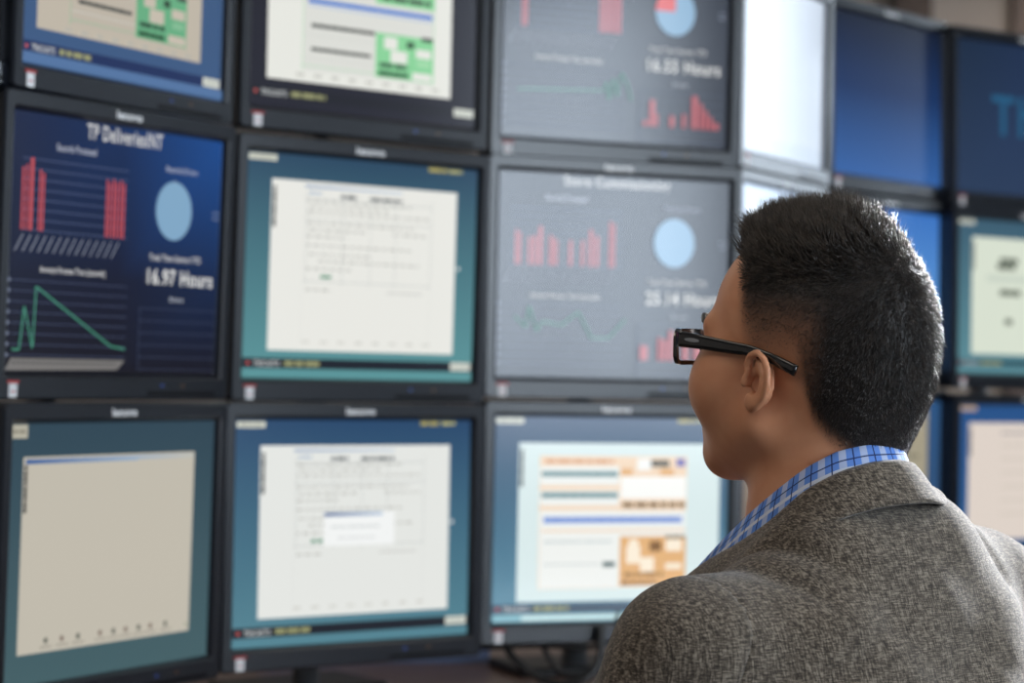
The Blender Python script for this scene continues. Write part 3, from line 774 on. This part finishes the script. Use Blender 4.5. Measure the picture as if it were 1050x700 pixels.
r1 = np.sqrt(rng.random(NS)); r2 = rng.random(NS)
bw = np.stack([1 - r1, r1 * (1 - r2), r1 * r2], 1)
rootp = (hp[tri[pick]] * bw[:, :, None]).sum(1); nrm = (vn[tri[pick]] * bw[:, :, None]).sum(1); nrm /= np.linalg.norm(nrm, axis=1, keepdims=True)
cv = hair_cover(rootp)
keep = (cv > rng.random(NS) * .42) ; rootp, nrm, cv = rootp[keep], nrm[keep], cv[keep]; NS = len(rootp)
whorl = np.array([.004, -.080, .098])
x, y, z = rootp.T
flow = rootp - whorl; flow -= (flow * nrm).sum(1, keepdims=True) * nrm; fl = np.linalg.norm(flow, axis=1, keepdims=True); flow /= np.maximum(fl, 1e-4)
swirl = np.cross(nrm, flow) * np.exp(-fl / .03) * .9
T = sstep(.062, .112, z + .25 * np.minimum(y + .03, 0) + .25 * np.maximum(y - .03, 0)) * sstep(-.080, -.020, y)
phi = np.degrees(np.arctan2(np.abs(x), y))
backh = sstep(110, 150, phi) * sstep(-.05, .05, z)
ln = .0042 + .0055 * backh + .0185 * T + .0075 * T * sstep(-.01, .07, y)
ln *= (.35 + .65 * cv) * rng.uniform(.72, 1.12, NS)
cell = np.floor(rootp / .0075).astype(int); hsh = (cell * [73856093, 19349663, 83492791]).sum(1)
cl = np.stack([np.sin(hsh * .37), np.sin(hsh * .73 + 1), np.sin(hsh * 1.31 + 2)], 1)
up = np.array([0, .0, 1.0])
fr_ = T * sstep(.005, .05, y)
dr = nrm * (.55 + .15 * T - .45 * fr_)[:, None] + flow * (.75 - .45 * T - .25 * fr_)[:, None] + swirl + up * (.95 * T)[:, None] + cl * (.10 + .22 * T)[:, None] + rng.normal(0, .16, (NS, 3))
dr[:, 2] -= (1 - T) * .35 * sstep(.09, .02, z)
dr /= np.linalg.norm(dr, axis=1, keepdims=True)
bend = flow * (.35 - .3 * fr_)[:, None] + rng.normal(0, .22, (NS, 3)); bend[:, 2] -= .12
P0 = rootp - nrm * .001; P1 = P0 + dr * (ln * .5)[:, None] + bend * (ln * .06)[:, None]; P2 = P0 + dr * ln[:, None] + bend * (ln * .28)[:, None]
a_ = np.cross(dr, rng.normal(0, 1, (NS, 3))); a_ /= np.linalg.norm(a_, axis=1, keepdims=True); b_ = np.cross(dr, a_)
rr = (.00018 + .00022 * T) * rng.uniform(.8, 1.2, NS)
vs = np.zeros((NS, 7, 3))
for k in range(3):
    off = (a_ * math.cos(2.0944 * k) + b_ * math.sin(2.0944 * k)) * rr[:, None]
    vs[:, k] = P0 + off * 1.15; vs[:, 3 + k] = P1 + off
vs[:, 6] = P2
qd = np.array([[k, (k + 1) % 3, 3 + (k + 1) % 3, 3 + k] for k in range(3)]); td = np.array([[3 + k, 3 + (k + 1) % 3, 6] for k in range(3)])
offs = np.arange(NS)[:, None, None] * 7
me_hair = fast_mesh('hair', from_head(vs.reshape(-1, 3)), (qd[None] + offs).reshape(-1, 4), (td[None] + offs).reshape(-1, 3))
hair = link('hair', me_hair, m_hair, person); hair['label'] = 'short spiky black hair'
# eyebrows
for s in (-1, 1):
    pts = [from_head((s * u, yy, zz)) for u, yy, zz in ((.014, .1, .034), (.026, .0985, .039), (.040, .0925, .040), (.054, .082, .035))]
    mesh_obj('eyebrow', *tube(catmull(pts, 5), [.0024] * 5 + [.0028] * 5 + [.0022] * 5 + [.0008], 6), m_hair, body, True)

# ------------------------------------------------------------------ clothes
def fabric(name, ca, cb, cc, rough=0.85, axes='xz'):
    M = mat(name, ca, rough, spec=0.25); nt, b, N, L = nodes(M)
    b.inputs['Sheen Weight'].default_value = 0.25; b.inputs['Sheen Roughness'].default_value = 0.5
    tc = N('ShaderNodeTexCoord'); outs = []
    for st in ((1050, 260, 95), (120, 260, 1050)):
        mp = N('ShaderNodeMapping'); mp.inputs['Scale'].default_value = st; mp.inputs['Rotation'].default_value = (0, .06, 0)
        L(tc.outputs['Object'], mp.inputs[0])
        nz = N('ShaderNodeTexNoise'); nz.inputs['Scale'].default_value = 1.0; nz.inputs['Detail'].default_value = 3.0; nz.inputs['Roughness'].default_value = .65
        L(mp.outputs[0], nz.inputs['Vector']); outs.append(nz)
    ad = N('ShaderNodeMath'); ad.operation = 'ADD'; L(outs[0].outputs[0], ad.inputs[0]); L(outs[1].outputs[0], ad.inputs[1])
    hf = N('ShaderNodeMath'); hf.operation = 'MULTIPLY'; hf.inputs[1].default_value = .5; L(ad.outputs[0], hf.inputs[0])
    rp = N('ShaderNodeValToRGB'); e = rp.color_ramp.elements; e[0].position = .41; e[1].position = .595
    e[0].color = (*ca, 1); e[1].color = (*cc, 1); mid = e.new(.5); mid.color = (*cb, 1)
    L(hf.outputs[0], rp.inputs[0]); L(rp.outputs[0], b.inputs['Base Color'])
    bp = N('ShaderNodeBump'); bp.inputs['Strength'].default_value = .55; bp.inputs['Distance'].default_value = .0012
    L(hf.outputs[0], bp.inputs['Height']); L(bp.outputs[0], b.inputs['Normal'])
    return M
m_jkt = fabric('grey_brown_tweed', (0.026, 0.019, 0.0135), (0.092, 0.072, 0.053), (0.27, 0.226, 0.175))
m_trs = fabric('dark_trouser_cloth', (0.012, 0.012, 0.014), (0.02, 0.02, 0.024), (0.035, 0.035, 0.04))

def wrinkle(x, y, z):
    return (.0016 * np.sin(38 * x + 22 * z + 3 * np.sin(11 * z)) * np.sin(9 * z - 14 * x + 1.3)
            + .0012 * np.sin(70 * z + 40 * x + 5 * np.sin(16 * x)) * np.exp(-((x + .1) / .12) ** 2)
            + .0010 * np.sin(55 * x - 60 * z))
def torso_sdf(x, y, z):
    a = np.abs(x); rt = (x > 0)
    d = smin(cap(x, y, z, (0, -.030, -.085), (-.150, -.012, -.108), .062, .053), cap(x, y, z, (.085, -.016, -.052), (.176, -.004, -.080), .066, .058), .02)
    d = smin(d, cap(x, y, z, (-.045, -.040, -.036), (.05, -.040, -.026), .047, .048), .03)
    d = smin(d, ell(x, y, z, (0, -.022, -.20), (.195, .118, .185)), .05)
    d = smin(d, ell(a, y, z, (.085, -.060, -.20), (.085, .075, .14)), .04)
    d = smin(d, ell(x, y, z, (0, .0, -.42), (.178, .135, .26)), .06)
    return smax(d, -(z + .62), .01)
def arm_sdf(x, y, z, s):
    S, Eb, Wr = ARM[s]
    d = cap(x, y, z, S, Eb, .0585, .052); d = smin(d, cap(x, y, z, Eb, Wr, .051, .040), .02)
    return d + .0017 * np.sin(60 * z + 45 * y + 20 * x) * np.sin(25 * z - 12 * y) + .0012 * np.sin(48 * y - 70 * z + 4 * np.sin(30 * x))
def collar_cut(x, y, z): return cap(x, y, z, (0, .02, .10), (0, .16, -.20), .070, .050)
CREASE = (
          ((-.128, 0, -.003), (-.085, 0, -.034), .0040, .0065), ((-.150, 0, -.022), (-.112, 0, -.056), .0036, .007), ((-.06, 0, -.075), (-.13, 0, -.115), .0028, .010),
          ((.04, 0, -.10), (.12, 0, -.15), .0022, .012), ((-.13, 0, -.20), (-.05, 0, -.26), .0025, .013), ((.115, 0, -.012), (.135, 0, -.055), .0045, .008))
def coat_sdf(x, y, zz):
    z = zz - NZ
    t = torso_sdf(x, y, z); t = smax(t, -collar_cut(x, y, z), .008)
    l, r = arm_sdf(x, y, z, -1), arm_sdf(x, y, z, 1)
    d = smin(smin(t, l, .045), r, .045)
    d = d + .0020 * np.exp(-(x / .0035) ** 2) * (y < 0) * sstep(-.07, -.10, z)
    for P, Q, dep, wd in CREASE:
        d = d + dep * np.exp(-np.clip(cap(x, y * 0, z, P, Q, 0, 0) / wd, 0, 6) ** 2) * sstep(.03, -.03, y)
    d = d + wrinkle(x, y, z) * sstep(-.03, -.08, z)
    return d, t - l, t - r
def jacket_sdf(x, y, zz): return coat_sdf(x, y, zz)[0]
SEAM = .004
def blazer_sdf(x, y, zz):
    d, a, b = coat_sdf(x, y, zz); return np.maximum(d, (np.maximum(a, b) - SEAM - .006) * .6)
JV, JQ = surface_nets(blazer_sdf, (-.30, -.21, NZ - .64), (.30, .20, NZ + .05), .0055, 2)
blazer = link('blazer', fast_mesh('blazer', JV, JQ), m_jkt, person)
for s in (-1, 1):
    A = np.array(ARM[s])
    def sl(x, y, zz, s=s):
        d, a, b = coat_sdf(x, y, zz); return np.maximum(d - .0009, -((a if s < 0 else b) - SEAM) * .6)
    lo = A.min(0) - .09; hi = A.max(0) + .09; lo[2] += NZ; hi[2] += NZ
    v, q = surface_nets(sl, lo, hi, .0055, 2)
    link('sleeve', fast_mesh('sleeve', v, q), m_jkt, blazer)

def drop_on(fn, x, y, z0, off):
    lo, hi = z0 - .20, z0 + .12
    zs = np.linspace(hi, lo, 160); v = fn(np.full(160, x), np.full(160, y), zs) - off
    k = np.argmax(v < 0)
    if v[k] >= 0: return lo
    if k == 0: return hi
    t = v[k - 1] / (v[k - 1] - v[k]); return zs[k - 1] + (zs[k] - zs[k - 1]) * t

# collars: strips swept round the neck (theta 0 = nape, + = his left)
def ring(th, rx, ry, yc): return np.array([-rx * math.sin(th), yc - ry * math.cos(th)])
def strip_mesh(rows, thick):
    R = np.array(rows); n, mm = R.shape[:2]            # n along, mm across
    du = np.gradient(R, axis=0); dv = np.gradient(R, axis=1); nr = np.cross(du, dv); nr /= np.maximum(np.linalg.norm(nr, axis=2, keepdims=True), 1e-9)
    A = R + nr * thick / 2; B = R - nr * thick / 2
    V = np.concatenate([A.reshape(-1, 3), B.reshape(-1, 3)]); F = []; o = n * mm
    for i in range(n - 1):
        for j in range(mm - 1):
            a, b, c, d = i * mm + j, i * mm + j + 1, (i + 1) * mm + j + 1, (i + 1) * mm + j
            F.append((a, b, c, d)); F.append((o + d, o + c, o + b, o + a))
    for i in range(n - 1):
        for j in (0, mm - 1):
            a, d = i * mm + j, (i + 1) * mm + j; F.append((a, d, o + d, o + a) if j == 0 else (d, a, o + a, o + d))
    for j in range(mm - 1):
        for i in (0, n - 1):
            a, b = i * mm + j, i * mm + j + 1; F.append((b, a, o + a, o + b) if i == 0 else (a, b, o + b, o + a))
    return V, F
def strip_obj(name, rows, thick, M, parent):
    V, F = strip_mesh(rows, thick); o = mesh_obj(name, V, F, M, parent, True)
    R = np.array(rows); n, mm = R.shape[:2]
    su = np.concatenate([[0], np.cumsum(np.linalg.norm(np.diff(R[:, mm // 2], axis=0), axis=1))]); su -= su[n // 2]
    sv = np.concatenate([[0], np.cumsum(np.linalg.norm(np.diff(R[n // 2], axis=0), axis=1))])
    uvl = o.data.uv_layers.new(name='UVMap')
    for lp in o.data.loops:
        k = lp.vertex_index % (n * mm); uvl.data[lp.index].uv = (su[k // mm], sv[k % mm])
    return o
def shirt_cloth():
    M = mat('blue_checked_cotton', (0.2, 0.35, 0.7), 0.75, spec=0.3); nt, b, N, L = nodes(M)
    uvn = N('ShaderNodeUVMap'); uvn.uv_map = 'UVMap'; sp_ = N('ShaderNodeSeparateXYZ'); L(uvn.outputs[0], sp_.inputs[0])
    def stripe(sock, period, width, phase):
        a = N('ShaderNodeMath'); a.operation = 'ADD'; a.inputs[1].default_value = phase; L(sock, a.inputs[0])
        q = N('ShaderNodeMath'); q.operation = 'PINGPONG'; q.inputs[1].default_value = period / 2; L(a.outputs[0], q.inputs[0])
        c = N('ShaderNodeMath'); c.operation = 'LESS_THAN'; c.inputs[1].default_value = width / 2; L(q.outputs[0], c.inputs[0]); return c.outputs[0]
    def mixc(f, A, B):
        m_ = N('ShaderNodeMix'); m_.data_type = 'RGBA'; L(f, m_.inputs[0])
        for s_, v in ((6, A), (7, B)):
            if isinstance(v, tuple): m_.inputs[s_].default_value = (*v, 1)
            else: L(v, m_.inputs[s_])
        return m_.outputs[2]
    base = mixc(stripe(sp_.outputs[0], .018, .0062, .009), (0.115, 0.25, 0.66), (0.42, 0.50, 0.72))
    base = mixc(stripe(sp_.outputs[1], .020, .0034, .0), base, (0.62, 0.66, 0.76))
    base = mixc(stripe(sp_.outputs[0], .018, .0011, 0.0), base, (0.012, 0.025, 0.11))
    base = mixc(stripe(sp_.outputs[1], .020, .0011, .0080), base, (0.012, 0.025, 0.11))
    L(base, b.inputs['Base Color'])
    return M
m_shirt = shirt_cloth()
TH = np.radians(np.linspace(-140, 140, 81))
TOPT = ([0, 20, 40, 60, 80, 100, 120, 128, 140], [.0595, .0588, .0535, .040, .0203, .001, -.0242, -.036, -.052])
LOWT = ([0, 20, 40, 60, 70, 80, 100, 120, 128, 140], [.0463, .0443, .0363, .0207, .0075, -.0055, -.024, -.041, -.049, -.062])
def neck_ring(th, dr):
    a = abs(th); R = .068 + (.055 * (a - 1.5708) if a > 1.5708 else 0)
    return np.array([-(.064 + dr) * math.sin(th), .012 + .012 * (1 - math.cos(th)) / 2 - (R + dr) * math.cos(th)])
def ztab(T, th): return NZ + float(np.interp(math.degrees(abs(th)), *T))
rows = []
for th in TH:
    out = np.array([-math.sin(th), -math.cos(th), 0]); xy = neck_ring(th, 0); t = np.array([xy[0], xy[1], ztab(TOPT, th)]); row = []
    for o_, d_ in ((-.004, -.022), (-.003, -.004), (-.0012, -.0008), (.0006, -.0008), (.003, -.006), (.006, -.013), (.009, -.022), (.013, -.034)):
        row.append(t + out * o_ + np.array([0, 0, d_]))
    rows.append(row)
R_ = np.array(rows)
for _ in range(2): R_[1:-1] = .25 * R_[:-2] + .5 * R_[1:-1] + .25 * R_[2:]
shirt = strip_obj('shirt_collar', R_.tolist(), .0016, m_shirt, person); shirt['label'] = 'blue checked shirt collar'
rows = []
for th in TH:
    out = np.array([-math.sin(th), -math.cos(th), 0]); xy = neck_ring(th, .0095); row = []
    sd = sstep(.5, 1.6, abs(th)); sd2 = sstep(.35, .8, abs(th))
    top = np.array([xy[0], xy[1], ztab(LOWT, th)])
    row.append(top + out * -.003 + np.array([0, 0, -.020])); row.append(top + out * -.001 + np.array([0, 0, -.004])); row.append(top)
    row.append(top + out * .0025 + np.array([0, 0, -.0012]))
    for f_ in np.linspace(.12, 1, 9):
        q = top + out * (.0025 + (.024 + .006 * sd) * f_)
        zz = top[2] - .0012 - (.031 + .008 * sd) * f_ ** 1.1
        zj = drop_on(jacket_sdf, q[0], q[1], NZ, .0030 - (.0008 if f_ == 1 else 0) - (.0075 if th > 0 else .002) * sd2 * f_ ** 3)
        row.append(np.array([q[0], q[1], max(zz, zj) if abs(th) < 1.9 else max(zz, min(zj, zz + .02))]))
    rows.append(row)
R_ = np.array(rows)
for _ in range(4): R_[1:-1] = .25 * R_[:-2] + .5 * R_[1:-1] + .25 * R_[2:]
strip_obj('collar', R_.tolist(), .0030, m_jkt, blazer)
# shirt front inside the open blazer
def shirt_sdf(x, y, zz):
    z = zz - NZ; d = torso_sdf(x, y, z) + .006
    return smax(smax(d, z + .03, .01), -(z + .45), .01)
v, q = surface_nets(shirt_sdf, (-.24, -.17, NZ - .47), (.24, .17, NZ + .0), .010, 1)
me = fast_mesh('shirt', v, q); uvl = me.uv_layers.new(name='UVMap')
li = np.empty(len(me.loops), np.int32); me.loops.foreach_get('vertex_index', li); uvl.data.foreach_set('uv', v[li][:, [0, 2]].astype(np.float32).ravel())
link('shirt', me, m_shirt, person)

# trousers and shoes below the picture
def trs(x, y, zz):
    z = zz - NZ; a = np.abs(x)
    d = ell(x, y, z, (0, -.02, -.575), (.185, .14, .105)); return smin(d, chain(a, y, z, HIP, [.092, .072, .062], .02), .04)
v, q = surface_nets(trs, (-.24, -.20, .10), (.24, .54, NZ - .46), .011, 1)
link('trousers', fast_mesh('trousers', v, q), m_trs, person)
m_shoe = mat('black_leather', (0.012, 0.011, 0.010), 0.3)
for s in (-1, 1):
    def sh(x, y, z, s=s):
        d = smin(cap(x, y, z, (s * .13, .42, .055), (s * .14, .58, .035), .045, .036), ell(x, y, z, (s * .13, .43, .08), (.042, .05, .06)), .02); return smax(d, -z + .001, .004)
    v, q = surface_nets(sh, (s * .13 - .08, .33, -.01), (s * .13 + .09, .66, .16), .007, 1)
    link('shoe', fast_mesh('shoe', v, q), m_shoe, person)

# stool under him, below the picture
st = tag(empty('stool', (NW[0], NW[1], 0), (0, 0, TAU)), 'black round office stool the man sits on', 'stool')
zs = NZ - .665
mesh_obj('seat', *loft([[(r * math.cos(t), r * math.sin(t) + .0, z_) for t in np.linspace(0, 2 * math.pi, 32, endpoint=False)] for r, z_ in ((.17, zs - .06), (.195, zs - .05), (.20, zs - .025), (.19, zs - .005), (.165, zs))], True, True), m_black, st, True)
mesh_obj('column', *tube([(0, 0, .06), (0, 0, zs - .06)], .026, 16), m_steel, st, True)
for k in range(5):
    a = k * 2 * math.pi / 5 + .3; l = mesh_obj('leg', *tube([(.02 * math.cos(a), .02 * math.sin(a), .085), (.26 * math.cos(a), .26 * math.sin(a), .055)], [.02, .014], 10), m_black, st, True)
    mesh_obj('caster', *tube([(.26 * math.cos(a) - .012 * math.sin(a), .26 * math.sin(a) + .012 * math.cos(a), .026), (.26 * math.cos(a) + .012 * math.sin(a), .26 * math.sin(a) - .012 * math.cos(a), .026)], .026, 14), m_black, l, True)

# ------------------------------------------------------------------ eyeglasses
m_acet = mat('black_acetate', (0.006, 0.005, 0.005), 0.12, coat=0.6)
m_lens = bpy.data.materials.new('clear_lens'); m_lens.use_nodes = True
nt = m_lens.node_tree; nt.nodes.clear(); _o = nt.nodes.new('ShaderNodeOutputMaterial'); _m = nt.nodes.new('ShaderNodeMixShader'); _t = nt.nodes.new('ShaderNodeBsdfTransparent'); _g = nt.nodes.new('ShaderNodeBsdfGlossy')
_g.inputs['Roughness'].default_value = .03; _m.inputs[0].default_value = .07
nt.links.new(_t.outputs[0], _m.inputs[1]); nt.links.new(_g.outputs[0], _m.inputs[2]); nt.links.new(_m.outputs[0], _o.inputs[0])
GW = rot('z', TAU)
def h2w(P): return (from_head(P) @ GW.T + np.array([NW[0], NW[1], 0]))
gl = tag(empty('eyeglasses', tuple(h2w((0, .1, .014)))), 'black thick framed eyeglasses worn by the man', 'glasses')
g0 = h2w((0, .1, .014))
def gpts(P): return [tuple(np.asarray(h2w(p)) - g0) for p in P]
def lens_outline(s, grow, yoff, n=5):
    cx, hw, hh = s * .0325, .0240 + grow, .0118 + grow; out = []
    r = .006 + grow
    for (qx, qz, a0) in ((1, 1, 0), (-1, 1, 90), (-1, -1, 180), (1, -1, 270)):
        for k in range(n + 1):
            a = math.radians(a0 + 90 * k / n); X = cx + qx * (hw - r) + r * math.cos(a); Z = .012 + qz * (hh - r) + r * math.sin(a)
            out.append((X, .1135 - 2.4 * X * X + yoff - .10 * (.012 - Z) * 1.0, Z))
    return out
fparts = []
for s in (-1, 1):
    rings = [gpts(lens_outline(s, 0, -.0022)), gpts(lens_outline(s, .0036, -.0022)), gpts(lens_outline(s, .0036, .0022)), gpts(lens_outline(s, 0, .0022))]
    V, F = loft(rings + [rings[0]]); fparts.append((V, F))
    fparts.append(loft([gpts([(s * .0590, .1035 + d, z_) for d, z_ in ((-.003, .014), (.003, .014), (.003, .026), (-.003, .026))]), gpts([(s * .0700, .096 + d, z_) for d, z_ in ((-.003, .013), (.003, .013), (.003, .026), (-.003, .026))])], True, True))
fparts.append(tube(gpts([(-.009, .1165, .018), (0, .1185, .020), (.009, .1165, .018)]), .003, 8))
mesh_obj('front_frame', *join(*fparts), m_acet, gl)
for s in (-1, 1):
    mesh_obj('lens', [*gpts(lens_outline(s, .0005, 0))], [tuple(range(24))], m_lens, gl)
    path = catmull([(s * .0705, .096, .0195), (s * .0760, .068, .0195), (s * .0790, .036, .0185), (s * .0805, .014, .0180), (s * .0815, -.004, .0150), (s * .0815, -.018, .0110), (s * .0805, -.030, .0070)], 5)
    rings = []; n_ = len(path)
    for i, c in enumerate(path):
        f_ = i / (n_ - 1); hh = .0068 - .0030 * min(1, f_ * 1.6) + .0012 * max(0, f_ - .6) * 2; tt = .0019
        d = np.array(path[min(i + 1, n_ - 1)]) - np.array(path[max(i - 1, 0)]); d /= np.linalg.norm(d); upv = np.cross(d, [1, 0, 0]); upv /= np.linalg.norm(upv)
        if upv[2] < 0: upv = -upv
        c = np.array(c); rings.append(gpts([c + upv * hh * a + np.array([tt * b, 0, 0]) for a, b in ((1, .5), (.8, 1), (-.8, 1), (-1, .5), (-1, -.5), (-.8, -1), (.8, -1), (1, -.5))]))
    tp = mesh_obj('temple', *loft(rings, True, True), m_acet, gl, True)
    hx = s * .0825
    k0 = np.array([s * .0750, .080, .0202])
    mesh_obj('rivet', *loft([gpts([k0 + np.array([s * dx, -.004 + .008 * math.cos(t), .0016 * math.sin(t)]) for t in np.linspace(0, 2 * math.pi, 10, endpoint=False)]) for dx in (.0, .0028)], False, True), m_steel, tp)
